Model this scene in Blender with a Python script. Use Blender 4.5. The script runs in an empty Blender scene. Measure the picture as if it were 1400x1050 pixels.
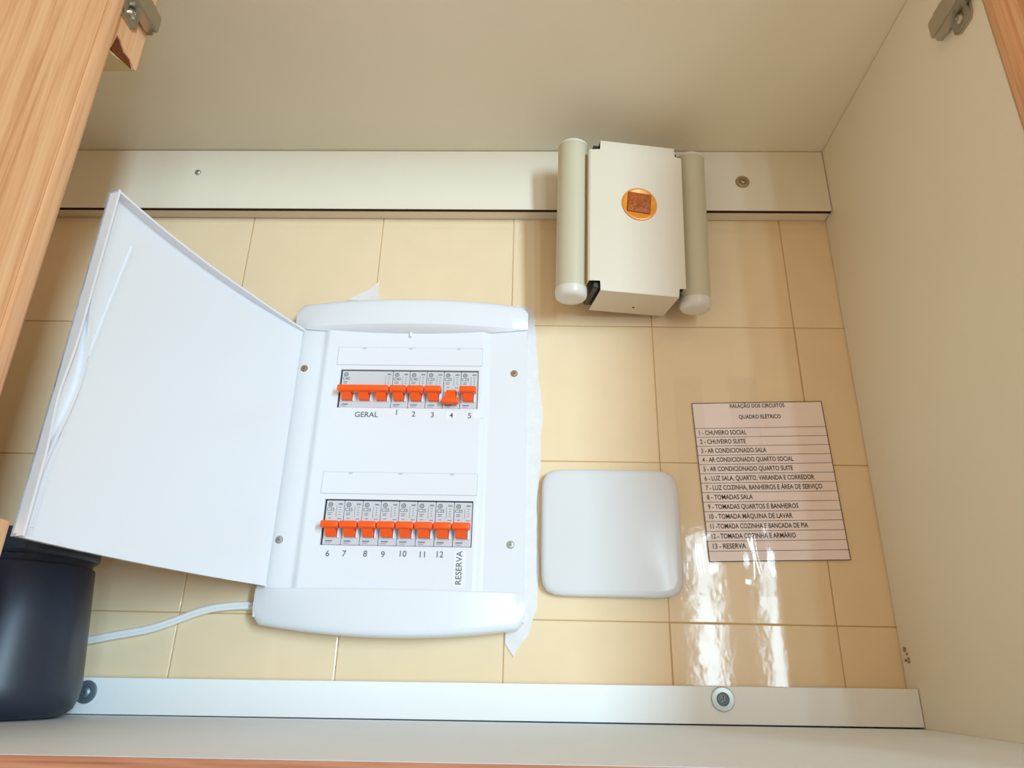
import bpy, bmesh, math, random
from mathutils import Vector, Matrix

random.seed(7)
sc = bpy.context.scene
C = sc.collection

# ------------------------------------------------------------------ camera
F_PX = 973.658
PITCH, YAW, ROLL = 0.389702, -0.030147, 0.022997
CAM = Vector((0.32267, -0.681926, -0.048323))
_f = Vector((math.sin(YAW) * math.cos(PITCH), math.cos(YAW) * math.cos(PITCH), math.sin(PITCH)))
_r0 = Vector((math.cos(YAW), -math.sin(YAW), 0))
_u0 = _r0.cross(_f)
_r = math.cos(ROLL) * _r0 + math.sin(ROLL) * _u0
_u = -math.sin(ROLL) * _r0 + math.cos(ROLL) * _u0
cam_d = bpy.data.cameras.new('camera')
cam = bpy.data.objects.new('camera', cam_d)
C.objects.link(cam)
cam_d.sensor_fit = 'HORIZONTAL'
cam_d.sensor_width = 36.0
cam_d.lens = 36.0 * F_PX / 1400.0
cam_d.clip_start = 0.01
m = Matrix((_r, _u, -_f)).transposed().to_4x4()
m.translation = CAM
cam.matrix_world = m
sc.camera = cam

# ------------------------------------------------------------------ light
world = bpy.data.worlds.new('room_light')
sc.world = world
world.use_nodes = True
bg = world.node_tree.nodes['Background']
bg.inputs[0].default_value = (1.0, 0.80, 0.545, 1)   # warm bounce of the room
bg.inputs[1].default_value = 0.53


def window_light(x0, x1, z0, z1, radiance, col, y=-5.0):
    d = bpy.data.lights.new('window_daylight', 'AREA')
    d.shape = 'RECTANGLE'
    d.size = x1 - x0
    d.size_y = z1 - z0
    d.color = col
    d.energy = radiance * math.pi * d.size * d.size_y
    o = bpy.data.objects.new('window_daylight', d)
    C.objects.link(o)
    o.location = ((x0 + x1) / 2, y, (z0 + z1) / 2)
    o.rotation_euler = (math.radians(90), 0, 0)      # -Z of the lamp looks along +Y
    return o


DAY = (0.595, 0.86, 1.03)
window_light(1.585, 1.755, -1.10, 1.02, 17.0, DAY)
window_light(2.11, 2.25, -1.10, 1.02, 17.0, DAY)
window_light(2.90, 3.50, -0.60, 1.60, 54.0, DAY)

sc.view_settings.view_transform = 'Standard'
sc.view_settings.look = 'None'
sc.view_settings.exposure = 0.36
sc.view_settings.gamma = 1.0
sc.view_settings.use_curve_mapping = False


# ------------------------------------------------------------------ helpers
def ray(px, py):
    return _r * ((px - 700) / F_PX) + _u * ((525 - py) / F_PX) + _f


def onY(px, py, y):
    d = ray(px, py)
    return CAM + d * ((y - CAM.y) / d.y)


def onX(px, py, x):
    d = ray(px, py)
    return CAM + d * ((x - CAM.x) / d.x)


def srgb(r, g, b):
    def f(c):
        c /= 255.0
        return c / 12.92 if c <= 0.04045 else ((c + 0.055) / 1.055) ** 2.4
    return (f(r), f(g), f(b), 1.0)


def new_mat(name, col, rough=0.5, spec=0.5, metal=0.0, noise=0.0, nscale=40.0, bump=0.0, bscale=200.0, coat=0.0):
    mt = bpy.data.materials.new(name)
    mt.use_nodes = True
    nt = mt.node_tree
    b = nt.nodes['Principled BSDF']
    b.inputs['Base Color'].default_value = col
    b.inputs['Roughness'].default_value = rough
    b.inputs['Specular IOR Level'].default_value = spec
    b.inputs['Metallic'].default_value = metal
    b.inputs['Coat Weight'].default_value = coat
    tc = nt.nodes.new('ShaderNodeTexCoord')
    if noise > 0:
        n = nt.nodes.new('ShaderNodeTexNoise')
        n.inputs['Scale'].default_value = nscale
        n.inputs['Detail'].default_value = 4
        nt.links.new(tc.outputs['Object'], n.inputs['Vector'])
        mx = nt.nodes.new('ShaderNodeMix')
        mx.data_type = 'RGBA'
        mx.inputs[6].default_value = tuple(c * (1 - noise) for c in col[:3]) + (1,)
        mx.inputs[7].default_value = tuple(min(1, c * (1 + noise)) for c in col[:3]) + (1,)
        nt.links.new(n.outputs['Fac'], mx.inputs[0])
        nt.links.new(mx.outputs[2], b.inputs['Base Color'])
    if bump > 0:
        n2 = nt.nodes.new('ShaderNodeTexNoise')
        n2.inputs['Scale'].default_value = bscale
        n2.inputs['Detail'].default_value = 2
        nt.links.new(tc.outputs['Object'], n2.inputs['Vector'])
        bp = nt.nodes.new('ShaderNodeBump')
        bp.inputs['Strength'].default_value = 1.0
        bp.inputs['Distance'].default_value = bump
        nt.links.new(n2.outputs['Fac'], bp.inputs['Height'])
        nt.links.new(bp.outputs['Normal'], b.inputs['Normal'])
    return mt


def wood_mat(name, dark, mid, light, scale=(70, 70, 2.6)):
    mt = bpy.data.materials.new(name)
    mt.use_nodes = True
    nt = mt.node_tree
    b = nt.nodes['Principled BSDF']
    b.inputs['Roughness'].default_value = 0.45
    b.inputs['Specular IOR Level'].default_value = 0.35
    tc = nt.nodes.new('ShaderNodeTexCoord')
    mp = nt.nodes.new('ShaderNodeMapping')
    mp.inputs['Scale'].default_value = scale
    nt.links.new(tc.outputs['Object'], mp.inputs['Vector'])
    n1 = nt.nodes.new('ShaderNodeTexNoise')
    n1.inputs['Scale'].default_value = 1.0
    n1.inputs['Detail'].default_value = 6
    n1.inputs['Roughness'].default_value = 0.6
    n1.inputs['Distortion'].default_value = 0.6
    nt.links.new(mp.outputs[0], n1.inputs['Vector'])
    mp2 = nt.nodes.new('ShaderNodeMapping')
    mp2.inputs['Scale'].default_value = tuple(s * 5.5 for s in scale)
    nt.links.new(tc.outputs['Object'], mp2.inputs['Vector'])
    n2 = nt.nodes.new('ShaderNodeTexNoise')
    n2.inputs['Scale'].default_value = 1.0
    n2.inputs['Detail'].default_value = 3
    nt.links.new(mp2.outputs[0], n2.inputs['Vector'])
    ad = nt.nodes.new('ShaderNodeMath')
    ad.operation = 'MULTIPLY_ADD'
    ad.inputs[1].default_value = 0.45
    nt.links.new(n2.outputs['Fac'], ad.inputs[0])
    nt.links.new(n1.outputs['Fac'], ad.inputs[2])
    cr = nt.nodes.new('ShaderNodeValToRGB')
    e = cr.color_ramp.elements
    e[0].position = 0.50
    e[0].color = dark
    e[1].position = 0.98
    e[1].color = light
    k = e.new(0.70)
    k.color = mid
    nt.links.new(ad.outputs[0], cr.inputs[0])
    nt.links.new(cr.outputs[0], b.inputs['Base Color'])
    return mt


M = {}
M['tile'] = new_mat('glazed_tile', srgb(240, 216, 180), 0.07, 0.5, noise=0.05, nscale=25, bump=0.00008, bscale=85)
M['grout'] = new_mat('grout', srgb(200, 168, 122), 0.9, 0.2, noise=0.15, nscale=60)
M['plaster'] = new_mat('white_plaster', srgb(232, 226, 224), 0.8, 0.3, noise=0.08, nscale=90, bump=0.0004, bscale=120)
M['melamine'] = new_mat('white_melamine', srgb(236, 228, 208), 0.42, 0.4, noise=0.025, nscale=14, bump=0.00004, bscale=900)
M['shelf'] = new_mat('worn_shelf', srgb(234, 244, 252), 0.5, 0.35, noise=0.05, nscale=9)
M['rail'] = new_mat('rail_laminate', srgb(233, 224, 206), 0.4, 0.4, noise=0.02, nscale=18)
M['rail_white'] = new_mat('white_rail_laminate', srgb(242, 244, 244), 0.4, 0.4, noise=0.02, nscale=18)
M['core'] = new_mat('chipboard_core', srgb(218, 196, 150), 0.8, 0.2, noise=0.12, nscale=220)
M['torn'] = new_mat('torn_chipboard', srgb(112, 62, 34), 0.9, 0.1, noise=0.4, nscale=380, bump=0.001, bscale=500)
M['groove_shade_brown'] = new_mat('groove_shade_brown', srgb(66, 44, 32), 0.9, 0.1, noise=0.3, nscale=200)  # dark brown that stands for shade in the rail groove
M['wood'] = wood_mat('oak_veneer', srgb(200, 143, 98), srgb(224, 170, 125), srgb(236, 190, 147), (105, 105, 3.2))
M['wood_edge'] = wood_mat('edge_veneer', srgb(148, 92, 66), srgb(180, 122, 94), srgb(202, 148, 118), (3.2, 100, 100))
M['steel'] = new_mat('nickel_steel', srgb(186, 180, 164), 0.28, 0.5, 1.0, noise=0.08, nscale=200)
M['zinc'] = new_mat('zinc_washer', srgb(190, 196, 190), 0.35, 0.5, 0.85)
M['dark_metal'] = new_mat('dark_screw_metal', srgb(136, 152, 162), 0.45, 0.5, 0.7)
M['brass'] = new_mat('brassy_screw', srgb(176, 158, 128), 0.35, 0.5, 0.8)
M['slot'] = new_mat('screw_slot', srgb(50, 46, 40), 0.7, 0.2)
M['abs'] = new_mat('white_plastic', srgb(229, 231, 237), 0.22, 0.5)
M['abs_plate'] = new_mat('white_plate_plastic', srgb(222, 223, 226), 0.16, 0.5)
M['seam'] = new_mat('grey_seam', srgb(196, 198, 204), 0.6, 0.3)
M['cavity'] = new_mat('dark_cavity', srgb(58, 60, 64), 0.8, 0.2)
M['brk'] = new_mat('breaker_grey', srgb(206, 208, 212), 0.4, 0.4)
M['brk_white'] = new_mat('breaker_white', srgb(236, 238, 242), 0.35, 0.4)
M['orange'] = new_mat('orange_toggle', srgb(255, 92, 18), 0.35, 0.45)
M['ink'] = new_mat('black_ink', srgb(60, 52, 50), 0.7, 0.2)
M['ink_soft'] = new_mat('grey_ink', srgb(112, 116, 122), 0.7, 0.2)
M['ink_label'] = new_mat('label_ink', srgb(104, 106, 112), 0.7, 0.2)
M['paper'] = new_mat('printed_paper', srgb(250, 234, 232), 0.7, 0.3, noise=0.02, nscale=40)
M['sticker'] = new_mat('white_sticker', srgb(234, 235, 238), 0.5, 0.4)
M['cover'] = new_mat('cream_enamel', srgb(220, 208, 188), 0.35, 0.45)
M['tube'] = new_mat('chime_tube', srgb(202, 194, 168), 0.38, 0.45)
M['cap'] = new_mat('chime_cap', srgb(222, 216, 204), 0.3, 0.5)
M['black'] = new_mat('black_bracket', srgb(26, 22, 20), 0.35, 0.5)
M['gold'] = new_mat('orange_foil', srgb(232, 142, 40), 0.35, 0.5, 0.1, noise=0.3, nscale=160)
M['gold_dark'] = new_mat('brown_foil', srgb(166, 84, 24), 0.45, 0.3, 0.0, noise=0.5, nscale=260, bump=0.0008, bscale=420)
M['can'] = new_mat('navy_black_plastic', srgb(42, 48, 62), 0.38, 0.45, noise=0.12, nscale=60)
M['cable'] = new_mat('white_cable_pvc', srgb(240, 240, 240), 0.4, 0.4)
M['dust'] = new_mat('dust_clump', srgb(172, 136, 90), 0.95, 0.1)

tp = bpy.data.materials.new('clear_tape')
tp.use_nodes = True
_nt = tp.node_tree
_nt.nodes.remove(_nt.nodes['Principled BSDF'])
_tr = _nt.nodes.new('ShaderNodeBsdfTransparent')
_tr.inputs[0].default_value = (0.992, 0.99, 0.988, 1)
_gl = _nt.nodes.new('ShaderNodeBsdfGlossy')
_gl.inputs['Roughness'].default_value = 0.06
_ms = _nt.nodes.new('ShaderNodeMixShader')
_ms.inputs[0].default_value = 0.055
_nt.links.new(_tr.outputs[0], _ms.inputs[1])
_nt.links.new(_gl.outputs[0], _ms.inputs[2])
_nt.links.new(_ms.outputs[0], _nt.nodes['Material Output'].inputs['Surface'])
M['tape'] = tp


def obj(name, bm, mat, parent=None, smooth=False, recalc=True):
    if recalc:
        bmesh.ops.recalc_face_normals(bm, faces=bm.faces)
    me = bpy.data.meshes.new(name)
    bm.to_mesh(me)
    bm.free()
    if smooth:
        for p in me.polygons:
            p.use_smooth = True
        try:
            me.set_sharp_from_angle(angle=math.radians(38))
        except Exception:
            pass
    me.materials.append(M[mat] if isinstance(mat, str) else mat)
    o = bpy.data.objects.new(name, me)
    C.objects.link(o)
    if parent:
        o.parent = parent
    return o


def thing(name, label, cat, loc=(0, 0, 0), group=None):
    o = bpy.data.objects.new(name, None)
    o.empty_display_size = 0.02
    C.objects.link(o)
    o.location = loc
    tag(o, label, cat, group)
    return o


def tag(o, label, cat, group=None):
    o['label'] = label
    o['category'] = cat
    if group:
        o['group'] = group
    return o


def hexa(bm, c):
    """c: 8 corners, bottom ring 0-3 then top ring 4-7"""
    v = [bm.verts.new(p) for p in c]
    for f in ((0, 1, 2, 3), (7, 6, 5, 4), (0, 4, 5, 1), (1, 5, 6, 2), (2, 6, 7, 3), (3, 7, 4, 0)):
        bm.faces.new([v[i] for i in f])
    return v


def box(bm, x0, x1, y0, y1, z0, z1, bev=0.0, seg=2):
    t = bmesh.new()
    hexa(t, [(x0, y0, z0), (x1, y0, z0), (x1, y1, z0), (x0, y1, z0),
             (x0, y0, z1), (x1, y0, z1), (x1, y1, z1), (x0, y1, z1)])
    if bev > 0:
        bmesh.ops.bevel(t, geom=t.edges[:], offset=bev, segments=seg, affect='EDGES', profile=0.5)
    merge(bm, t)


def merge(bm, t, mat=None):
    if mat is not None:
        bmesh.ops.transform(t, matrix=mat, verts=t.verts)
    me = bpy.data.meshes.new('tmp')
    t.to_mesh(me)
    t.free()
    bm.from_mesh(me)
    bpy.data.meshes.remove(me)


def lathe(bm, prof, n=48, mat=None):
    t = bmesh.new()
    rings = []
    for r, z in prof:
        if r < 1e-6:
            rings.append([t.verts.new((0, 0, z))])
        else:
            rings.append([t.verts.new((r * math.cos(2 * math.pi * k / n), r * math.sin(2 * math.pi * k / n), z)) for k in range(n)])
    for a, b in zip(rings, rings[1:]):
        for k in range(n):
            k2 = (k + 1) % n
            if len(a) == 1 and len(b) == 1:
                continue
            if len(a) == 1:
                t.faces.new([a[0], b[k], b[k2]])
            elif len(b) == 1:
                t.faces.new([a[k], a[k2], b[0]])
            else:
                t.faces.new([a[k], a[k2], b[k2], b[k]])
    merge(bm, t, mat)


def tube(bm, pts, r, n=10):
    rings = []
    for i, p in enumerate(pts):
        a = pts[max(0, i - 1)]
        b = pts[min(len(pts) - 1, i + 1)]
        d = (b - a).normalized()
        s = d.cross(Vector((0, 1, 0))).normalized()
        w = s.cross(d)
        rings.append([bm.verts.new(p + r * (math.cos(2 * math.pi * k / n) * s + math.sin(2 * math.pi * k / n) * w)) for k in range(n)])
    for a, b in zip(rings, rings[1:]):
        for k in range(n):
            bm.faces.new([a[k], a[(k + 1) % n], b[(k + 1) % n], b[k]])
    bm.faces.new(rings[0])
    bm.faces.new(rings[-1][::-1])


def prism(bm, poly, y0, y1, bev=0.0, seg=2, mat=None):
    """polygon in XZ extruded from y0 (front) to y1 (back)"""
    t = bmesh.new()
    a = [t.verts.new((x, y0, z)) for x, z in poly]
    b = [t.verts.new((x, y1, z)) for x, z in poly]
    fa = t.faces.new(a)
    t.faces.new(b[::-1])
    n = len(poly)
    for k in range(n):
        t.faces.new([a[k], b[k], b[(k + 1) % n], a[(k + 1) % n]])
    if bev > 0:
        bmesh.ops.bevel(t, geom=list(fa.edges), offset=bev, segments=seg, affect='EDGES', profile=0.5)
    merge(bm, t, mat)


def text_mesh(s, size, align='CENTER', bold=0.0):
    cu = bpy.data.curves.new('txt', 'FONT')
    cu.body = s
    cu.size = size
    cu.align_x = align
    cu.align_y = 'CENTER'
    cu.resolution_u = 3
    cu.offset = bold
    o = bpy.data.objects.new('txt', cu)
    C.objects.link(o)
    me = bpy.data.meshes.new_from_object(o)
    bpy.data.objects.remove(o)
    bpy.data.curves.remove(cu)
    return me


def text_bm(bm, s, size, mat4, align='CENTER', bold=0.0, sx=1.0):
    me = text_mesh(s, size, align, bold)
    me.transform(Matrix.Diagonal((sx, 1, 1, 1)))
    me.transform(mat4)
    bm.from_mesh(me)
    bpy.data.meshes.remove(me)


def facing(x, y, z, rot=0.0):
    """matrix that puts XY text on a plane facing -Y at x,y,z"""
    return Matrix.Translation((x, y, z)) @ Matrix.Rotation(math.radians(90), 4, 'X') @ Matrix.Rotation(rot, 4, 'Z')


TO_FRONT = Matrix.Rotation(math.radians(90), 4, 'X')     # lathe +Z becomes -Y

# ------------------------------------------------------------------ wall
XR = 0.652          # inner face of the cabinet's side
ZT = 0.5158         # underside of the cabinet's top
YF = -0.295         # front of the cabinet


def shelf_z(x, y):
    zb = -0.0863 + (x + 0.06) * (-0.0816 + 0.0863) / 0.712
    drop = 0.0034
    return zb - drop * min(1.0, max(0, -y / 0.295)) ** 2


bm = bmesh.new()
box(bm, -0.90, 0.90, 0.0009, 0.06, -0.45, 0.90)
wall = obj('wall_back', bm, 'grout')
wall['kind'] = 'structure'
wall['label'] = 'wall of square cream glazed tiles behind the cabinet'
tb = bmesh.new()
box(tb, -0.0746, 0.0746, 0.0, 0.008, -0.0746, 0.0746, 0.0008, 2)
tile0 = obj('tile', tb, 'tile', wall)
tile_me = tile0.data
first = True
for j in range(-2, 5):
    for i in range(-5, 5):
        o = tile0 if first else tile0.copy()
        if not first:
            C.objects.link(o)
            o.parent = wall
        first = False
        o.location = (0.15 * i + 0.075 + random.uniform(-.0003, .0003), random.uniform(0, .0003), 0.15 * j + 0.075)
        o.rotation_euler = (random.uniform(-.0016, .0016), random.uniform(-.0015, .0015), random.uniform(-.0016, .0016))


def blob(cx, cz, pts, y=-0.0006, seed=1):
    rnd = random.Random(seed)
    return [(x + rnd.uniform(-.0012, .0012), z + rnd.uniform(-.0012, .0012)) for x, z in pts]


def px_poly(pp, y):
    r = []
    for i, p in enumerate(pp):
        q = pp[(i + 1) % len(pp)]
        n = max(1, int(math.hypot(q[0] - p[0], q[1] - p[1]) / 12))
        for k in range(n):
            t = k / n
            w = onY(p[0] + (q[0] - p[0]) * t, p[1] + (q[1] - p[1]) * t, y)
            r.append((w.x, w.z))
    return r


for s, pp in enumerate(([(706, 418), (730, 424), (736, 520), (742, 560), (738, 640), (734, 700), (736, 760), (734, 830), (722, 868), (705, 890), (700, 900), (690, 880), (690, 430)],
                        [(474, 412), (490, 402), (505, 397), (517, 386), (518, 412)])):
    bm = bmesh.new()
    prism(bm, blob(0, 0, px_poly(pp, 0), seed=s), -0.0011, 0.0006, 0.0004, 1)
    o = obj('plaster_patch', bm, 'plaster', wall)
    o['label'] = 'smear of white plaster on the tiles'

# ------------------------------------------------------------------ cabinet
cab = thing('wall_cabinet', 'white lined wall cabinet with oak doors standing open around the breaker panel', 'cabinet', (0.15, 0, -0.1))
cab_inv = Matrix.Translation((-0.15, 0, 0.1))


def cpart(name, bm, mat, parent=None, smooth=False):
    bmesh.ops.transform(bm, matrix=cab_inv, verts=bm.verts)
    return obj(name, bm, mat, parent or cab, smooth)


XL = -0.300
bm = bmesh.new()
box(bm, XL, XR + 0.018, YF, -0.0008, ZT, ZT + 0.018, 0.0004, 1)
cpart('top_panel', bm, 'melamine')
bm = bmesh.new()
box(bm, XR, XR + 0.018, YF, -0.0008, -0.1, ZT - 0.0006, 0.0004, 1)
cpart('side_panel', bm, 'melamine')
bm = bmesh.new()
box(bm, XL - 0.018, XL, YF, -0.0008, -0.1, ZT + 0.018, 0.0004, 1)
cpart('side_panel', bm, 'melamine')
# bottom panel (slightly sagging), with its oak edge band
bm = bmesh.new()
NX = 12
top, bot = [], []
YS = [-0.0008 + (YF + 0.0008) * t / 6 for t in range(7)]
for k in range(NX + 1):
    x = XL + (XR - 0.0004 - XL) * k / NX
    top.append([bm.verts.new((x, y, shelf_z(x, y))) for y in YS])
    bot.append([bm.verts.new((x, y, shelf_z(x, y) - 0.018)) for y in YS])
for k in range(NX):
    for r in range(6):
        bm.faces.new([top[k][r], top[k + 1][r], top[k + 1][r + 1], top[k][r + 1]])
        bm.faces.new([bot[k][r], bot[k][r + 1], bot[k + 1][r + 1], bot[k + 1][r]])
    bm.faces.new([top[k][6], top[k + 1][6], bot[k + 1][6], bot[k][6]])
    bm.faces.new([top[k][0], bot[k][0], bot[k + 1][0], top[k + 1][0]])
for k in (0, NX):
    for r in range(6):
        bm.faces.new([top[k][r], top[k][r + 1], bot[k][r + 1], bot[k][r]])
bp_o = cpart('bottom_panel', bm, 'shelf')
bm = bmesh.new()
x0, x1 = XL, XR + 0.016
hexa(bm, [(x0, YF - .0012, shelf_z(x0, YF) - .0182), (x1, YF - .0012, shelf_z(x1, YF) - .0182), (x1, YF - .0001, shelf_z(x1, YF) - .0182), (x0, YF - .0001, shelf_z(x0, YF) - .0182),
          (x0, YF - .0012, shelf_z(x0, YF) - .0002), (x1, YF - .0012, shelf_z(x1, YF) - .0002), (x1, YF - .0001, shelf_z(x1, YF) - .0002), (x0, YF - .0001, shelf_z(x0, YF) - .0002)])
e = cpart('edge_band', bm, 'wood_edge', bp_o)
e['label'] = 'reddish wood edge band'

# rails
bm = bmesh.new()
box(bm, XL, XR - 0.0008, -0.0210, -0.0202, 0.4340, ZT - 0.0009, 0.0002, 1)
box(bm, XL, XR - 0.0008, -0.0152, -0.0008, 0.4352, ZT - 0.0009, 0.0003, 1)
box(bm, XL, XR - 0.0008, -0.0202, -0.0152, 0.470, ZT - 0.0009)
rail_t = cpart('rail', bm, 'rail')
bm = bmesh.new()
box(bm, XL, XR - 0.0009, -0.0201, -0.0153, 0.4345, 0.4695)  # dark fill paints the shadow gap into the rail's groove
o = cpart('groove_shade', bm, 'groove_shade_brown', rail_t)
o['label'] = 'dark strip painting the shadow gap under the rail'
rail_t['label'] = 'broad white hanging rail under the top panel'
bm = bmesh.new()
x0, x1 = XL, XR - 0.0006
g0, g1 = 0.0004, 0.0014


def rz(x):
    return shelf_z(x, -0.02)


def rtop(x):
    return -0.0567 + (x + 0.063) * (0.0058 / 0.715)


hexa(bm, [(x0, -.021, rz(x0) + g0), (x1, -.021, rz(x1) + g1), (x1, -.0008, rz(x1) + g1), (x0, -.0008, rz(x0) + g0),
          (x0, -.021, rtop(x0)), (x1, -.021, rtop(x1)), (x1, -.0008, rtop(x1)), (x0, -.0008, rtop(x0))])
bmesh.ops.bevel(bm, geom=bm.edges[:], offset=0.0004, segments=1, affect='EDGES')
rail_b = cpart('rail', bm, 'rail_white')
rail_b['label'] = 'narrow white rail along the bottom panel'


def rail_screw(x, z, r, rail, mat, head, washer=True, y=-0.021):
    T = Matrix.Translation((x, y, z)) @ TO_FRONT
    w = None
    if washer:
        bm = bmesh.new()
        lathe(bm, [(0, 0), (r, 0), (r, .0008), (r * .93, .0016), (r * .55, .0019), (r * .5, .0012), (0, .0012)], 32, T)
        w = cpart('washer', bm, mat, rail, True)
    bm = bmesh.new()
    r2 = r * (0.5 if washer else 1.0)
    h0 = 0.0013 if washer else 0.0
    lathe(bm, [(0, h0), (r2, h0), (r2, h0 + .0008), (r2 * .8, h0 + .0018), (r2 * .45, h0 + .0022), (r2 * .4, h0 + .0009), (0, h0 + .0006)], 24, T)
    t2 = Matrix.Translation((x, y - h0 - .0016, z)) @ Matrix.Rotation(0.6, 4, 'Y')
    for a in (0, math.pi / 2):
        t = bmesh.new()
        box(t, -r2 * .62, r2 * .62, -.0004, .0012, -r2 * .1, r2 * .1)
        merge(bm, t, t2 @ Matrix.Rotation(a, 4, 'Y'))
    cpart('screw', bm, head, rail, True)


rail_screw(-0.0659, 0.4831, 0.0036, rail_t, 'zinc', 'zinc', False)
rail_screw(0.5571, 0.4724, 0.0078, rail_t, 'brass', 'brass', True)
rail_screw(-0.0583, -0.0684, 0.0094, rail_b, 'dark_metal', 'dark_metal', True)
rail_screw(0.4867, -0.0622, 0.0099, rail_b, 'zinc', 'dark_metal', True)

# hinge posts: cut remains of the oak stile that carried the door's hinges
bm = bmesh.new()
PX0, PXF, PYB, PYF = -0.034, 0.0, -0.2545, -0.294
zb0, zb1 = 0.3955, 0.379          # slanting cut: back, front
hexa(bm, [(PX0, PYF, zb1), (PXF, PYF, zb1), (PXF, PYB, zb0), (PX0, PYB, zb0),
          (PX0, PYF, ZT - .0008), (PXF, PYF, ZT - .0008), (PXF, PYB, ZT - .0008), (PX0, PYB, ZT - .0008)])
post = cpart('hinge_post', bm, 'core')
post['label'] = 'short oak faced post with a torn lower corner'
bm = bmesh.new()
vy = [(PYB, 0.3960), (-0.2570, 0.3945), (-0.2640, 0.3972), (-0.2720, 0.3962), (-0.2795, 0.4000), (-0.2850, 0.4005), (-0.2870, 0.386), (PYF, 0.382), (PYF, ZT - .001), (PYB, ZT - .001)]
a = [bm.verts.new((PXF + .0016, y, z)) for y, z in vy]
b = [bm.verts.new((PXF, y, z)) for y, z in vy]
bm.faces.new(a)
bm.faces.new(b[::-1])
for k in range(len(vy)):
    bm.faces.new([a[k], b[k], b[(k + 1) % len(vy)], a[(k + 1) % len(vy)]])
cpart('veneer', bm, 'wood', post)
bm = bmesh.new()
vy = [(-0.2585, 0.3936), (-0.2640, 0.3972), (-0.2720, 0.3962), (-0.2795, 0.4000), (-0.2850, 0.4005), (-0.2862, 0.3845), (-0.278, 0.3868), (-0.270, 0.3895)]
a = [bm.verts.new((PXF + .0004, y, z)) for y, z in vy]
b = [bm.verts.new((PXF - .0002, y, z)) for y, z in vy]
bm.faces.new(a)
bm.faces.new(b[::-1])
for k in range(len(vy)):
    bm.faces.new([a[k], b[k], b[(k + 1) % len(vy)], a[(k + 1) % len(vy)]])
cpart('torn_patch', bm, 'torn', post)
bm = bmesh.new()
box(bm, PX0, PXF, PYF, -0.249, shelf_z(PX0, -.29) + .0036, 0.034, 0.0004, 1)
post2 = cpart('hinge_post', bm, 'core')
post2['label'] = 'low oak faced post stub on the bottom panel'
bm = bmesh.new()
box(bm, PXF, PXF + .0012, PYF, -0.249, shelf_z(PX0, -.29) + .0038, 0.0338)
cpart('veneer', bm, 'wood', post2)


# doors: inner face with a wide rounded border
def door(hx, hy, dx, dy, length, side, label):
    d = Vector((dx, dy, 0)).normalized()
    n = Vector((-d.y, d.x, 0)) * side          # out of the inner face, towards the cabinet's middle
    z0, z1 = -0.118, 0.54
    prof = [(0.0, -0.018), (0.0, -0.0055), (0.0012, -0.0034), (0.0045, -0.0014), (0.0125, -0.0004), (0.0150, -0.0002), (0.0165, -0.0011), (0.0178, 0.0),
            (length - .0178, 0.0), (length - .0165, -.0011), (length - .0150, -.0002), (length - .0125, -0.0004), (length - .0045, -0.0014), (length - .001, -0.0034), (length, -0.0055), (length, -0.018)]
    bm = bmesh.new()
    A, B = [], []
    for s, t in prof:
        p = Vector((hx, hy, 0)) + d * s + n * t
        A.append(bm.verts.new((p.x, p.y, z0)))
        B.append(bm.verts.new((p.x, p.y, z1)))
    k = len(prof)
    for i in range(k):
        bm.faces.new([A[i], A[(i + 1) % k], B[(i + 1) % k], B[i]])
    bm.faces.new(A)
    bm.faces.new(B[::-1])
    o = cpart('door', bm, 'wood', None, True)
    o['label'] = label
    return o


door(0.0128, -0.2965, -0.17, -0.985, 0.36, 1, 'sunlit oak door hinged on the torn post')
door(0.6478, -0.2975, 0.325, -0.95, 0.36, -1, 'shaded oak door hinged on the side panel')

bm = bmesh.new()
box(bm, XL - 0.016, -0.0245, -0.3150, -0.2970, -0.118, 0.330, 0.0015, 2)  # unseen panel added to darken the lower left tiles, low enough to light the rail
o = cpart('unseen_shade_panel', bm, 'wood')
o['label'] = 'added unseen oak panel that shades the lower left of the cabinet'


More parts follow.
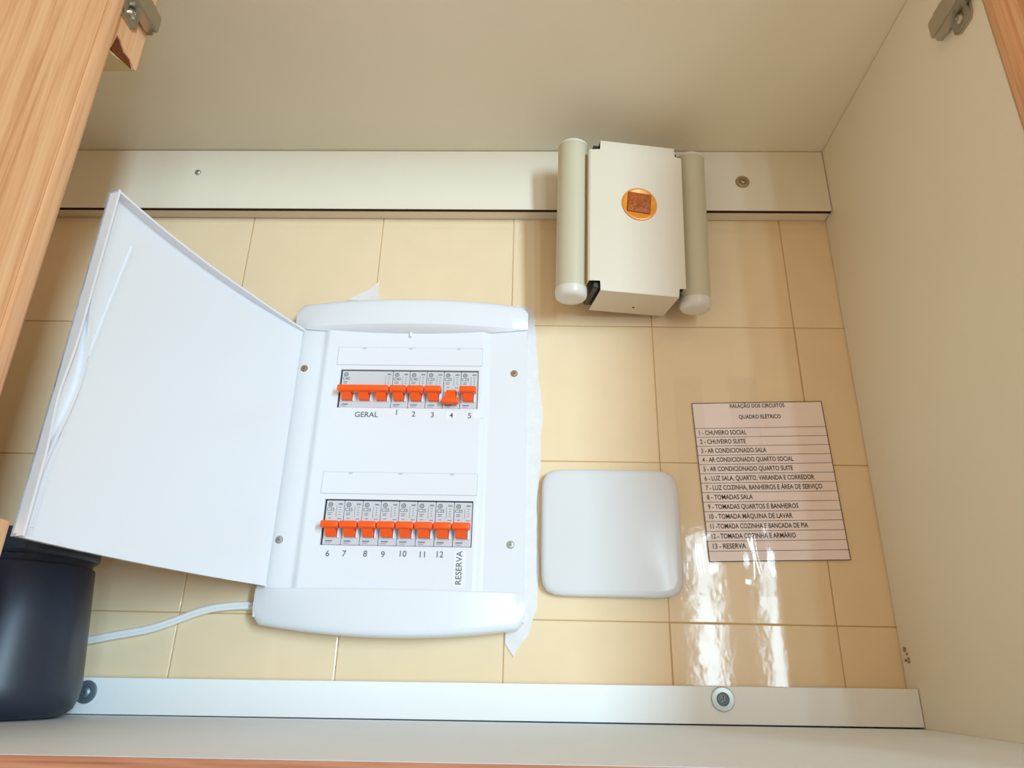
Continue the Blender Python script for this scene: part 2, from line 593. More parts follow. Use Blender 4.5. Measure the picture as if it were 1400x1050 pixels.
# concealed hinges
def hinge(xp, s, dy, dz):
    """xp: plane of the mounting face, s: +1 when the face looks to +X"""
    def TX(y, z, h):
        return (xp + s * h, y + dy, z + dz)

    def slab(bm, poly, h0, h1, bev=0.0):
        t = bmesh.new()
        a = [t.verts.new(TX(y, z, h1)) for y, z in poly]
        b = [t.verts.new(TX(y, z, h0)) for y, z in poly]
        fa = t.faces.new(a)
        t.faces.new(b[::-1])
        for k in range(len(poly)):
            t.faces.new([a[k], b[k], b[(k + 1) % len(poly)], a[(k + 1) % len(poly)]])
        bmesh.ops.recalc_face_normals(t, faces=t.faces)
        if bev:
            bmesh.ops.bevel(t, geom=list(fa.edges), offset=bev, segments=2, affect='EDGES')
        merge(bm, t)
    # arm: a channel running front to back
    bm = bmesh.new()
    slab(bm, [(-.2560, .4315), (-.2535, .4335), (-.2535, .4475), (-.2560, .4495), (-.2960, .4495), (-.2960, .4315)], .0085, .0118, .0010)
    slab(bm, [(-.2570, .4312), (-.2570, .4332), (-.2960, .4332), (-.2960, .4312)], .0030, .0100)
    slab(bm, [(-.2570, .4478), (-.2570, .4498), (-.2960, .4498), (-.2960, .4478)], .0030, .0100)
    arm = cpart('hinge', bm, 'steel', None, True)
    # mounting plate with two wings
    bm = bmesh.new()
    slab(bm, [(-.2500, .4350), (-.2500, .4470), (-.2960, .4470), (-.2960, .4350)], 0, .0055, .0006)
    slab(bm, [(-.2660, .4360), (-.2660, .4230), (-.2715, .4185), (-.2850, .4185), (-.2885, .4230), (-.2885, .4360)], 0, .0030, .0012)
    slab(bm, [(-.2480, .4440), (-.2480, .4600), (-.2530, .4645), (-.2640, .4645), (-.2680, .4600), (-.2680, .4440)], 0, .0030, .0012)
    cpart('mounting_plate', bm, 'steel', arm, True)
    for (y, z) in ((-.2775, .4270), (-.2565, .4565)):
        bm = bmesh.new()
        R = Matrix.Rotation(math.radians(90 * s), 4, 'Y')
        lathe(bm, [(0, 0), (.0042, 0), (.0042, .0012), (.0030, .0026), (.0016, .0028), (.0012, .0016), (0, .0014)], 20, Matrix.Translation(TX(y, z, .0029)) @ R)
        cpart('screw', bm, 'steel', arm, True)
    return arm


h = hinge(0.0016, 1, -0.004, 0.0)
h['label'] = 'concealed steel hinge on the torn post'
h = hinge(XR, -1, 0.003, 0.0)
h['label'] = 'concealed steel hinge on the side panel'

# ------------------------------------------------------------------ breaker panel
BX0, BX1 = 0.0755, 0.3180
board = thing('distribution_board', 'white plastic breaker panel with its lid swung open on the tiled wall', 'breaker panel', (0.197, 0, -0.01))
b_inv = Matrix.Translation((-0.197, 0, 0.01))


def bpart(name, bm, mat, parent=None, smooth=False):
    bmesh.ops.transform(bm, matrix=b_inv, verts=bm.verts)
    return obj(name, bm, mat, parent or board, smooth)


# slots for the two breaker rows
SX0, SX1 = 0.1300, 0.2693
S1 = (0.1940, 0.2352)
S2 = (0.0596, 0.1024)
YP, YC = -0.0225, -0.0260        # side strips, raised middle
PZ0, PZ1 = 0.016, 0.2835
RX0, RX1 = 0.1060, 0.2805      # raised middle

bm = bmesh.new()
box(bm, BX0 + .010, BX1 - .010, -0.004, -0.0012, 0.004, 0.300)
bpart('back_box', bm, 'cavity')
bm = bmesh.new()
for (xa, xb) in ((BX0 + .001, BX0 + .0035), (BX1 - .0025, BX1 - .0002)):
    box(bm, xa, xb, YP, -0.0012, -0.004, 0.300)
box(bm, BX0 + .0035, RX0, YP, YP + .002, PZ0, PZ1)
box(bm, RX1, BX1 - .0025, YP, YP + .002, PZ0, PZ1)
# sloping shoulders of the raised middle
for (xa, xb, s) in ((RX0, RX0 + .009, 1), (RX1 - .009, RX1, -1)):
    n = 6
    for k in range(n):
        t0, t1 = k / n, (k + 1) / n
        f = lambda t: YP + (YC - YP) * (0.5 - 0.5 * math.cos(math.pi * t))
        p0 = xa + (xb - xa) * t0
        p1 = xa + (xb - xa) * t1
        y0 = f(t0 if s > 0 else 1 - t0)
        y1 = f(t1 if s > 0 else 1 - t1)
        v = [bm.verts.new(p) for p in ((p0, y0, PZ0), (p1, y1, PZ0), (p1, y1, PZ1), (p0, y0, PZ1))]
        bm.faces.new(v)
MX0, MX1 = RX0 + .009, RX1 - .009
# the middle face, with two openings
for (xa, xb, za, zb) in ((MX0, SX0, PZ0, PZ1), (SX1, MX1, PZ0, PZ1), (SX0, SX1, PZ0, S2[0]), (SX0, SX1, S2[1], S1[0]), (SX0, SX1, S1[1], PZ1)):
    v = [bm.verts.new(p) for p in ((xa, YC, za), (xb, YC, za), (xb, YC, zb), (xa, YC, zb))]
    bm.faces.new(v)
bmesh.ops.remove_doubles(bm, verts=bm.verts, dist=0.00001)
for (za, zb) in (S1, S2):
    for q in (((SX0, za), (SX1, za)), ((SX1, za), (SX1, zb)), ((SX1, zb), (SX0, zb)), ((SX0, zb), (SX0, za))):
        (xa, z_a), (xb, z_b) = q
        v = [bm.verts.new(p) for p in ((xa, YC, z_a), (xb, YC, z_b), (xb, YC + .003, z_b), (xa, YC + .003, z_a))]
        bm.faces.new(v)
fp = bpart('front_panel', bm, 'abs', None, False)


# bowed bezels
def bezel(kind):
    bm = bmesh.new()
    N = 40
    rings = []
    for k in range(N + 1):
        u = k / N
        c = 1 - (2 * u - 1) ** 2
        yf = -(0.0225 + 0.0140 * c)
        edge = min(u, 1 - u) * (BX1 - BX0)
        rr = 0.006
        cut = 0.0
        if edge < rr:
            cut = rr - math.sqrt(max(0, rr * rr - (rr - edge) ** 2))
        x = BX0 + (BX1 - BX0) * u
        if kind == 'top':
            zt = 0.3110 + 0.0015 * c - cut
            zb = 0.2822 - 0.0006 * c
            zin = 0.2790
            prof = [(-.0012, zt), (yf + .006, zt), (yf + .0028, zt - .0007), (yf + .0009, zt - .0026), (yf + .0002, zt - .006), (yf, zt - .011), (yf, zb + .001), (yf + .0008, zb), (YC + .0008, zb - .0062 * c), (-.0012, zb - .0062 * c)]
        else:
            zt = 0.0210
            zb = -0.0095 - 0.0095 * c + cut
            prof = [(-.0012, zt), (yf + .0008, zt), (yf, zt - .001), (yf, zb + .011), (yf + .0002, zb + .006), (yf + .0009, zb + .0026), (yf + .0028, zb + .0007), (yf + .006, zb), (-.0012, zb)]
        rings.append([bm.verts.new((x, y, z)) for y, z in prof])
    for a, b in zip(rings, rings[1:]):
        n = len(a)
        for k in range(n):
            bm.faces.new([a[k], a[(k + 1) % n], b[(k + 1) % n], b[k]])
    bm.faces.new(rings[0])
    bm.faces.new(rings[-1][::-1])
    return bm


bz = bpart('bezel', bezel('top'), 'abs', None, True)
bpart('bezel', bezel('bottom'), 'abs', None, True)
# latch nub under the upper bezel
bm = bmesh.new()
box(bm, 0.1965, 0.1995, YC - .0026, YC + .001, 0.2715, 0.2765, 0.0006, 2)
bpart('latch', bm, 'abs', None, True)
# panel screws
for (x, z) in ((0.0912, 0.2371), (0.3047, 0.2340), (0.0908, 0.0642), (0.3048, 0.0633)):
    bm = bmesh.new()
    T = Matrix.Translation((x, YP, z)) @ TO_FRONT
    lathe(bm, [(0, 0), (.0036, 0), (.0036, .0005), (.0029, .0012), (.0013, .0014), (.0010, .0005), (0, .0005)], 24, T)
    for a_ in (0.5, 0.5 + math.pi / 2):
        t = bmesh.new()
        box(t, -.0020, .0020, -.0004, .0006, -.0004, .0004)
        merge(bm, t, Matrix.Translation((x, YP - .0012, z)) @ Matrix.Rotation(a_, 4, 'Y'))
    bpart('screw', bm, 'brass' if z > .1 else 'zinc', None, True)
# label strips
for (za, zb) in ((0.2402, 0.2594), (0.1078, 0.1283)):
    bm = bmesh.new()
    box(bm, 0.1252, 0.2722, YC - .0007, YC, za, zb, 0.0003, 1)
    st = bpart('label_strip', bm, 'abs')
    bm = bmesh.new()
    w = .00035
    for q in ((0.1252 - w, 0.1252, za - w, zb + w), (0.2722, 0.2722 + w, za - w, zb + w), (0.1252, 0.2722, za - w, za), (0.1252, 0.2722, zb, zb + w)):
        box(bm, q[0], q[1], YC - .0004, YC, q[2], q[3])
    for xn in (0.1515, 0.1990, 0.2480):
        t = bmesh.new()
        lathe(t, [(0, 0), (.0022, 0), (.0022, .0002), (0, .0002)], 16, Matrix.Diagonal((1, .45, 1, 1)))
        merge(bm, t, Matrix.Translation((xn, YC - .0007, zb - .0009)) @ TO_FRONT)
    bpart('seam', bm, 'seam', st)

# printed numbers
for s, x, z in (('GERAL', .1603, .1866), ('1', .1900, .1893), ('2', .2069, .1878), ('3', .2255, .1872), ('4', .2442, .1868), ('5', .2621, .1868),
                ('6', .1381, .0518), ('7', .1533, .0519), ('8', .1727, .0521), ('9', .1889, .0518), ('10', .2067, .0526), ('11', .2250, .0523), ('12', .2404, .0526)):
    bm = bmesh.new()
    text_bm(bm, s, 0.0078, facing(x, YC - .00025, z), bold=0.00006)
    bpart('printed_number' if s != 'GERAL' else 'printed_word', bm, 'ink_label')
bm = bmesh.new()
box(bm, 0.2535, 0.2645, YC - .0002, YC, 0.0250, 0.0560)
bpart('sticker', bm, 'sticker')
for (x, z, a) in ((.2438, .1872, .07), (.2700, .1885, -.09)):
    bm = bmesh.new()
    t = bmesh.new()
    box(t, -.0050, .0050, -.0002, 0, -.0045, .0045)
    merge(bm, t, Matrix.Translation((x, YC, z)) @ Matrix.Rotation(a, 4, 'Y'))
    bpart('sticker', bm, 'sticker')
bm = bmesh.new()
text_bm(bm, 'RESERVA', 0.0076, facing(0.2590, YC - .0004, 0.0412, math.radians(90)), bold=0.00006)
bpart('printed_word', bm, 'ink_label')

# lid: bilinear bowed sheet with a rim
HB, HT = Vector((0.0868, -0.0295, 0.0218)), Vector((0.0868, -0.0295, 0.2768))
OB, OT = onY(17, 733, -0.250), onY(152, 262, -0.250)
LN = Vector(((HB - OB).y, -(HB - OB).x, 0)).normalized()
if LN.x < 0:
    LN = -LN


def lid_pt(u, v, h=0.0):
    p = HB.lerp(HT, v).lerp(OB.lerp(OT, v), u)
    bow = 0.0095 * (1 - (2 * u - 1) ** 2)
    return p + LN * (h - bow)


bm = bmesh.new()
NU, NV = 24, 18
g = [[bm.verts.new(lid_pt(i / NU, j / NV)) for j in range(NV + 1)] for i in range(NU + 1)]
g2 = [[bm.verts.new(lid_pt(i / NU, j / NV, -.002)) for j in range(NV + 1)] for i in range(NU + 1)]
for i in range(NU):
    for j in range(NV):
        bm.faces.new([g[i][j], g[i + 1][j], g[i + 1][j + 1], g[i][j + 1]])
        bm.faces.new([g2[i][j], g2[i][j + 1], g2[i + 1][j + 1], g2[i + 1][j]])
for i in range(NU):
    for j in (0, NV):
        bm.faces.new([g[i][j], g[i + 1][j], g2[i + 1][j], g2[i][j]])
for j in range(NV):
    for i in (0, NU):
        bm.faces.new([g[i][j], g[i][j + 1], g2[i][j + 1], g2[i][j]])
lid = bpart('lid', bm, 'abs', None, True)
lid['label'] = 'bowed white lid swung out from the left side'


def lid_strip(path, h0, h1, w, name, hf=None):
    """rim or rib following (u,v) points; w = inward offset in (du,dv)"""
    bm = bmesh.new()
    rings = []
    for k, (u, v, du, dv) in enumerate(path):
        hh = h1 if hf is None else hf(k / (len(path) - 1))
        rings.append([bm.verts.new(lid_pt(u, v, h0)), bm.verts.new(lid_pt(u, v, hh)), bm.verts.new(lid_pt(u + du * w, v + dv * w, hh)), bm.verts.new(lid_pt(u + du * w, v + dv * w, h0))])
    for a, b in zip(rings, rings[1:]):
        for k in range(4):
            bm.faces.new([a[k], a[(k + 1) % 4], b[(k + 1) % 4], b[k]])
    bm.faces.new(rings[0])
    bm.faces.new(rings[-1][::-1])
    return bpart(name, bm, 'abs', lid, False)


N = 30
rnd = random.Random(3)
lid_strip([(k / N, 1.0, 0, -1) for k in range(N + 1)], -.002, .0075, .007, 'rim', lambda t: .0035 + .0045 * min(1, t * 3))
lid_strip([(k / N, 0.0, 0, 1) for k in range(N + 1)], -.002, .0030, .007, 'rim', lambda t: .0012 + .0012 * t + rnd.uniform(0, .0007))
lid_strip([(1.0, k / N, -1, 0) for k in range(N + 1)], -.002, .009, .008, 'rim', lambda t: .0085 - .004 * math.exp(-((t - .36) / .1) ** 2))
lid_strip([(1 - .052 - .085 * (k / N) ** 1.5, .03 + .86 * k / N, 1, 0) for k in range(N + 1)], 0, .0010, .008, 'rib')
lid_strip([(1 - .022 - .05 * math.exp(-((k / N - .45) / .22) ** 2), .03 + .90 * k / N, 1, 0) for k in range(N + 1)], 0, .0030, .010, 'rib')


# ------------------------------------------------------------------ breakers
PITCH_B = (SX1 - SX0 - .0018) / 8


def breaker(p0, npole, slot, down, label, rating, group):
    za, zb = slot
    x0 = SX0 + .0012 + PITCH_B * p0
    x1 = x0 + PITCH_B * npole
    cx = (x0 + x1) / 2
    root = thing('circuit_breaker', label, 'circuit breaker', (cx, -0.005, za - .004), group)
    inv = Matrix.Translation((-cx, 0.005, -za + .004))

    def part(name, bm, mat, parent=None, smooth=False):
        bmesh.ops.transform(bm, matrix=inv, verts=bm.verts)
        return obj(name, bm, mat, parent or root, smooth)
    fy = -0.0246
    bm = bmesh.new()
    g = .00022
    box(bm, x0 + g, x1 - g, fy, -0.0045, za + .0006, zb - .0010, 0.0004, 1)
    part('body', bm, 'brk')
    zc = za + (zb - za) * 0.46          # top of the toggle bar (on)
    # white escutcheon beside and below each stem
    bm = bmesh.new()
    stems = [x0 + PITCH_B * (k + .5) for k in range(npole)]
    for xs in stems:
        for s in (-1, 1):
            xa, xb = sorted((xs + s * .0051, xs + s * .0070))
            box(bm, xa, xb, fy - .0022, fy, za + .0070, zc + .0004, 0.0003, 1)
    part('escutcheon', bm, 'brk_white')
    # toggle
    zbar0, zbar1 = (zc - .0054, zc + .0006)
    bm = bmesh.new()
    zs0 = za + .0076
    if not down:
        box(bm, x0 + .0004, x1 - .0004, fy - .0150, fy - .0060, zbar0, zbar1, 0.0013, 3)
        for xs in stems:
            hexa(bm, [(xs - .0047, fy - .0052, zs0), (xs + .0047, fy - .0052, zs0), (xs + .0047, fy, zs0), (xs - .0047, fy, zs0),
                      (xs - .0047, fy - .0125, zbar0 + .002), (xs + .0047, fy - .0125, zbar0 + .002), (xs + .0047, fy, zbar0 + .003), (xs - .0047, fy, zbar0 + .003)])
    else:
        zd = za + .0036
        box(bm, x0 + .0004, x1 - .0004, fy - .0105, fy - .0030, zd, zd + .0060, 0.0013, 3)
        for xs in stems:
            hexa(bm, [(xs - .0047, fy - .0080, zd + .004), (xs + .0047, fy - .0080, zd + .004), (xs + .0047, fy, zd + .004), (xs - .0047, fy, zd + .004),
                      (xs - .0047, fy - .0052, zd + .0150), (xs + .0047, fy - .0052, zd + .0150), (xs + .0047, fy, zd + .0150), (xs - .0047, fy, zd + .0150)])
    tg = part('toggle', bm, 'orange', None, True)
    tg['label'] = 'orange toggle switched down' if down else 'orange toggle switched up'
    # print: ring emblem, rating, small unreadable lines
    bm = bmesh.new()
    yq = fy - .00012
    ex, ez = x0 + .0042, zb - .0050
    t = bmesh.new()
    lathe(t, [(.0014, 0), (.0022, 0), (.0022, .0001), (.0014, .0001), (.0014, 0)], 20)
    merge(bm, t, Matrix.Translation((ex, yq, ez)) @ TO_FRONT)
    t = bmesh.new()
    lathe(t, [(0, 0), (.0007, 0), (.0007, .0001), (0, .0001)], 10)
    merge(bm, t, Matrix.Translation((ex, yq, ez)) @ TO_FRONT)
    text_bm(bm, rating, .0044, facing(x0 + .0046, yq, zb - .0096), bold=0.00005)
    for (lx, lw, lz) in ((.0042, .0040, .0128), (.0040, .0034, .0144), (.0046, .0024, .0178)):
        box(bm, x0 + lx - lw / 2, x0 + lx + lw / 2, yq, yq + .0001, zb - lz - .0003, zb - lz + .0003)
    xr = x1 - .0037
    for k, (lw, lz) in enumerate(((.0040, .0040), (.0040, .0049), (.0018, .0075), (.0014, .0098), (.0014, .0120), (.0014, .0142), (.0036, .0182))):
        box(bm, xr - lw / 2, xr + lw / 2, yq, yq + .0001, zb - lz - .00028, zb - lz + .00028)
    box(bm, xr - .0034, xr - .0031, yq, yq + .0001, zb - .0165, zb - .0060)
    # maker's small bold line near the bottom
    for k in range(6):
        box(bm, x0 + .0028 + k * .0011, x0 + .0028 + k * .0011 + .0008, yq, yq + .0001, za + .0034, za + .0048)
    box(bm, x0 + .0028, x0 + .0078, yq, yq + .0001, za + .0020, za + .0024)
    part('printed_rating', bm, 'ink_soft')['kind'] = 'stuff'
    return root


G1 = 'breakers in the upper row'
G2 = 'breakers in the lower row'
breaker(0, 3, S1, False, 'wide three-pole breaker with joined orange toggles above the word GERAL', 'C40', G1)
breaker(3, 1, S1, False, 'slim breaker with raised orange toggle above the printed figure one', 'C40', G1)
breaker(4, 1, S1, False, 'slim breaker with raised orange toggle above the printed figure two', 'C40', G1)
breaker(5, 1, S1, False, 'slim breaker with raised orange toggle above the printed figure three', 'C25', G1)
breaker(6, 1, S1, True, 'slim breaker with its orange toggle flipped down above the printed figure four', 'C25', G1)
breaker(7, 1, S1, False, 'slim breaker with raised orange toggle above the printed figure five', 'C25', G1)
for k, s in enumerate(('figure six', 'figure seven', 'figure eight', 'figure nine', 'figure ten', 'figure eleven', 'figure twelve', 'word RESERVA')):
    breaker(k, 1, S2, False, 'slim grey breaker with orange toggle above the printed ' + s, 'C25', G2)

# ------------------------------------------------------------------ door chime
CH_LOC = Vector((0.4303, -0.0694, 0.3906))
chime = thing('door_chime', 'cream door chime with two side tubes and an orange round emblem', 'door chime', CH_LOC)
chime.rotation_euler = (0.0899, 0.0036, 0.1528)
CH = Matrix.Translation(CH_LOC) @ chime.rotation_euler.to_matrix().to_4x4()


def sheet(bm, rows, th=0.0008):
    """closed strip from a list of (outer pts) quads given as 4 corners"""
    for c in rows:
        c = [Vector(p) for p in c]
        n = (c[1] - c[0]).cross(c[3] - c[0]).normalized() * th
        hexa(bm, [tuple(p) for p in c] + [tuple(p + n) for p in c])


bm = bmesh.new()
# front sheet outline with notched corners, extruded
poly = [(-.0402, .0864), (.0402, .0864), (.0402, .0755), (.0478, .0750), (.0478, -.0765), (.0402, -.0770), (.0402, -.0864), (-.0402, -.0864), (-.0402, -.0755), (-.0515, -.0765), (-.0515, .0745), (-.0402, .0750)]
prism(bm, poly, 0.0, 0.0012, 0.0005, 2)
sheet(bm, [[(-.0402, .0010, -.0864), (.0402, .0010, -.0864), (.0402, .0500, -.0864), (-.0402, .0500, -.0864)]])
sheet(bm, [[(-.0402, .0010, .0856), (.0402, .0010, .0856), (.0402, .0500, .0856), (-.0402, .0500, .0856)]])
sheet(bm, [[(-.0515, .0010, -.0762), (-.0515, .0010, .0744), (-.0515, .034, .0744), (-.0515, .034, -.0762)]])
sheet(bm, [[(.0470, .0010, -.0762), (.0470, .0010, .0748), (.0470, .034, .0748), (.0470, .034, -.0762)]])
cv = obj('cover', bm, 'cover', chime)
bm = bmesh.new()
box(bm, -.0470, .0440, .004, .047, -.0825, .0825, 0.0008, 1)
box(bm, -.0300, .0300, .047, .0505, -.0800, .0350)
o = obj('bracket', bm, 'black', chime)
o['label'] = 'black bracket behind the cover'
bm = bmesh.new()
lathe(bm, [(0, 0), (.0011, 0), (.0011, .0004), (0, .0004)], 12, Matrix.Translation((0.003, .034, -.0864)) @ Matrix.Rotation(math.pi, 4, 'X'))
obj('screw', bm, 'slot', cv)
for xc, nm in ((-.0655, 'L'), (.0645, 'R')):
    yc = .020
    T = Matrix.Translation((xc, yc, 0))
    bm = bmesh.new()
    rt = .0158
    lathe(bm, [(rt - .001, -.0800), (rt, -.0798), (rt, .0868), (rt - .001, .0870)], 40, T)
    tb = obj('tube', bm, 'tube', chime, True)
    bm = bmesh.new()
    lathe(bm, [(rt - .002, .0860), (rt + .0003, .0862), (rt + .0002, .0885), (rt - .002, .0905), (rt - .006, .0916), (0, .092)], 40, T)
    obj('end_cap', bm, 'cap', tb, True)
    bm = bmesh.new()
    lathe(bm, [(rt - .002, -.0790), (rt + .0004, -.0792), (rt + .0004, -.0850), (rt - .0004, -.0880), (rt - .0028, -.0900), (rt - .008, -.0908), (0, -.0910)], 40, T)
    obj('end_cap', bm, 'cap', tb, True)
# round emblem
bm = bmesh.new()
EM = Matrix.Translation((0.0008, 0.0, 0.0143)) @ TO_FRONT
lathe(bm, [(0, 0), (.0186, 0), (.0188, .0004), (.0184, .0011), (.0172, .0014), (.0160, .0008), (0, .0009)], 48, EM)
em = obj('emblem', bm, 'gold', chime, True)
em['label'] = 'round orange foil emblem'
bm = bmesh.new()
t = bmesh.new()
box(t, -.0122, .0122, -.0016, 0, -.0112, .0112, 0.0012, 2)
for k in range(16):
    aa = random.uniform(0, 6.28)
    rr = random.uniform(0, .0085)
    t2 = bmesh.new()
    box(t2, -random.uniform(.0015, .0035), .002, -.0023, -.001, -.0006, .0006, 0.0003, 1)
    merge(t, t2, Matrix.Translation((rr * math.cos(aa), 0, rr * math.sin(aa))) @ Matrix.Rotation(random.uniform(0, 3), 4, 'Y'))
merge(bm, t, Matrix.Translation((0.0002, -.0006, 0.0152)) @ Matrix.Rotation(math.radians(4), 4, 'Y'))
obj('emblem_relief', bm, 'gold_dark', em, True)

# ------------------------------------------------------------------ blank cover plate
bm = bmesh.new()
X0, X1, Z0, Z1 = 0.3334, 0.4638, 0.0205, 0.1395
cx, cz, hw, hh = (X0 + X1) / 2, (Z0 + Z1) / 2, (X1 - X0) / 2, (Z1 - Z0) / 2


def rrect(inset, n=72, p=9.0):
    r = []
    for k in range(n):
        t = 2 * math.pi * k / n
        c, s = math.cos(t), math.sin(t)
        # superellipse sampled by angle
        rad = (abs(c) ** p + abs(s) ** p) ** (-1 / p)
        r.append((cx + (hw - inset) * rad * c, cz + (hh - inset) * rad * s))
    return r


levels = [(0.0010, -0.0004), (0.0, -0.0030), (0.0, -0.0080), (0.0008, -0.0102), (0.0026, -0.0116), (0.006, -0.0121), (0.016, -0.0125), (0.030, -0.0129), (0.045, -0.0131)]
rings = [[bm.verts.new((x, y, z)) for x, z in rrect(i)] for i, y in levels]
for a, b in zip(rings, rings[1:]):
    n = len(a)
    for k in range(n):
        bm.faces.new([a[k], a[(k + 1) % n], b[(k + 1) % n], b[k]])
bm.faces.new(rings[-1])
bm.faces.new(rings[0][::-1])
pl = obj('blank_cover_plate', bm, 'abs_plate', None, True)
tag(pl, 'blank white square cover plate on the tiles between breaker panel and circuit list', 'cover plate')

# ------------------------------------------------------------------ printed circuit list
TL, TR_, BL = Vector((0.4850, 0, 0.2124)), Vector((0.6164, 0, 0.2149)), Vector((0.4915, 0, 0.0541))
PW, PH = 0.1311, 0.1578
sheet_o = thing('circuit_list', 'printed paper list of numbered circuits taped to the tiles', 'paper', (TL.x, -0.0013, TL.z))
sheet_o.rotation_euler = (0, -math.radians(1.75), 0)
bm = bmesh.new()
box(bm, 0, PW, -.00025, 0.0, -PH, 0)
obj('paper_sheet', bm, 'paper', sheet_o)
HD = 0.0272
RH = (PH - HD) / 14
yl = -.00035
bm = bmesh.new()
lw = .00042
for k in range(15):
    z = -HD - RH * k
    hw_ = lw * (1.0 if k < 14 else 1.4)
    box(bm, 0, PW, yl, yl + .0001, z - hw_ / 2, z + hw_ / 2)
box(bm, 0, PW, yl, yl + .0001, -.0007, 0)
box(bm, 0, .0007, yl, yl + .0001, -PH, 0)
box(bm, PW - .0007, PW, yl, yl + .0001, -PH, 0)
obj('table_rules', bm, 'ink', sheet_o)
lines = ['1 - CHUVEIRO SOCIAL', '2 - CHUVEIRO SUITE', '3 - AR CONDICIONADO SALA', '4 - AR CONDICIONADO QUARTO SOCIAL', '5 - AR CONDICIONADO QUARTO SUITE',
         '6 - LUZ SALA, QUARTO, VARANDA E CORREDOR', '7 - LUZ COZINHA, BANHEIROS E \u00c1REA DE SERVI\u00c7O', '8 - TOMADAS SALA', '9 - TOMADAS QUARTOS E BANHEIROS',
         '10 - TOMADA M\u00c1QUINA DE LAVAR', '11 -TOMADA COZINHA E BANCADA DE PIA', '12 - TOMADA COZINHA E ARM\u00c1RIO', '13 - RESERVA']
widths = [.047, .045, .064, .089, .087, .106, .112, .044, .086, .079, .092, .079, .031]


def fit_text(s, width, size, x, z, align, name):
    me = text_mesh(s, size, align, 0.00011)
    xs = [v.co.x for v in me.vertices]
    k = width / (max(xs) - min(xs))
    off = -min(xs) if align == 'LEFT' else 0
    me.transform(Matrix.Diagonal((k, 1, 1, 1)) @ Matrix.Translation((off, 0, 0)))
    me.transform(facing(x, yl - .00002, z))
    bm = bmesh.new()
    bm.from_mesh(me)
    bpy.data.meshes.remove(me)
    return obj(name, bm, 'ink', sheet_o, False, False)


fit_text('RALA\u00c7\u00c3O DOS CIRCUITOS', .055, .0058, PW * .50, -.0040, 'CENTER', 'printed_heading')
fit_text('QUADRO EL\u00c9TRICO', .042, .0058, PW * .51, -.0158, 'CENTER', 'printed_heading')
for k, (s, w) in enumerate(zip(lines, widths)):
    fit_text(s, w, .0066, .0042 + .00006 * k, -HD - RH * (k + .52), 'LEFT', 'printed_line')


# clear adhesive tape over the list
def tape(x_top, x_bot, w, z1, z0, label, wav):
    bm = bmesh.new()
    NV_, NU_ = 40, 8
    rnd = random.Random(wav)
    g = []
    for j in range(NV_ + 1):
        t = j / NV_
        z = z1 + (z0 - z1) * t
        row = []
        for i in range(NU_ + 1):
            u = i / NU_
            x = x_top + (x_bot - x_top) * t + w * u
            lift = .0011 * max(0, (t - .86) / .14) ** 2 * (0.3 + .7 * math.sin(u * 3.0))
            crease = .0005 * math.exp(-((u - .5 - .2 * math.sin(t * 5 + wav)) / .10) ** 2) * (.4 + .6 * t)
            y = -.0021 - lift - crease - .00015 * math.sin(t * 23 + u * 3 + wav)
            row.append(bm.verts.new((x, y, z)))
        g.append(row)
    for a, b in zip(g, g[1:]):
        for i in range(NU_):
            bm.faces.new([a[i], a[i + 1], b[i + 1], b[i]])
    geo = bmesh.ops.solidify(bm, geom=bm.faces[:], thickness=0.00005)
    o = obj('adhesive_tape', bm, 'tape', None, True)
    tag(o, label, 'tape', 'tape strips over the circuit list')
    return o


tape(0.4675, 0.4690, 0.0290, 0.2415, 0.0245, 'clear tape strip over the numbered edge of the circuit list', 1)
tape(0.5240, 0.5210, 0.0290, 0.2425, 0.0240, 'clear tape strip down the middle of the circuit list', 2)

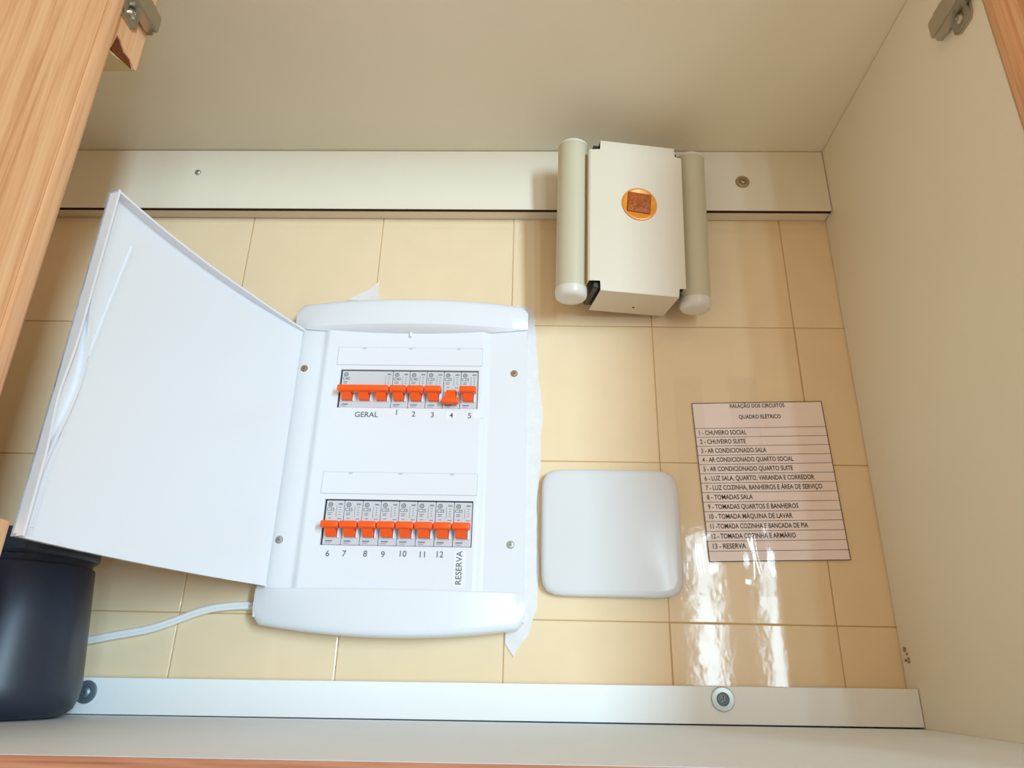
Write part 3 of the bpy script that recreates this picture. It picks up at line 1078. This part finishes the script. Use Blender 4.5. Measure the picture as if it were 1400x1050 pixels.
# ------------------------------------------------------------------ canister
can = thing('canister', 'dark navy plastic canister with a collared lid standing in the cabinet', 'canister', (-0.0945, -0.0835, shelf_z(-0.0945, -0.0835) + .0006))
bm = bmesh.new()
lathe(bm, [(0, .0), (.044, .0), (.0505, .0018), (.0555, .0065), (.0583, .0140), (.0590, .024), (.0492, .1120), (.0486, .1136), (.0472, .1142), (.0466, .1155), (.0466, .1220), (0, .1220)], 72)
obj('body', bm, 'can', can, True)
bm = bmesh.new()
lathe(bm, [(.0462, .1195), (.0494, .1197), (.0506, .1208), (.0511, .1230), (.0508, .1350), (.0496, .1380), (.0470, .1396), (0, .1402)], 72)
obj('lid', bm, 'can', can, True)

# ------------------------------------------------------------------ cable
px = [(60, 884), (118, 876), (150, 870), (200, 861), (230, 852), (262, 840), (290, 832), (320, 828.5), (352, 828), (372, 828)]
pts = [onY(x, y, -.0045) for x, y in px]


def smooth_path(p, n=8):
    out = []
    for i in range(len(p) - 1):
        a, b, c, d = p[max(0, i - 1)], p[i], p[i + 1], p[min(len(p) - 1, i + 2)]
        for k in range(n):
            t = k / n
            out.append(0.5 * ((2 * b) + (c - a) * t + (2 * a - 5 * b + 4 * c - d) * t * t + (-a + 3 * b - 3 * c + d) * t ** 3))
    out.append(p[-1])
    return out


sp = smooth_path(pts)
bm = bmesh.new()
for s in (-1, 1):
    tube(bm, [p + Vector((0, 0, s * .0017)) for p in sp], .0019, 10)
cb = obj('power_cable', bm, 'cable', None, True)
tag(cb, 'white twin cable running from the breaker panel to behind the canister', 'cable')

# ------------------------------------------------------------------ small dust clump on the side panel
p = onX(1240, 895, XR)
bm = bmesh.new()
rnd = random.Random(5)
for k in range(9):
    t = bmesh.new()
    bmesh.ops.create_icosphere(t, subdivisions=1, radius=rnd.uniform(.0007, .0016))
    merge(bm, t, Matrix.Translation((XR - .0008, min(-.002, p.y + rnd.uniform(-.003, .003)), p.z + rnd.uniform(-.006, .006))))
d = obj('dust_clump', bm, 'dust', None, True)
tag(d, 'small brown dust clump clinging to the side panel by the tiles', 'dust')
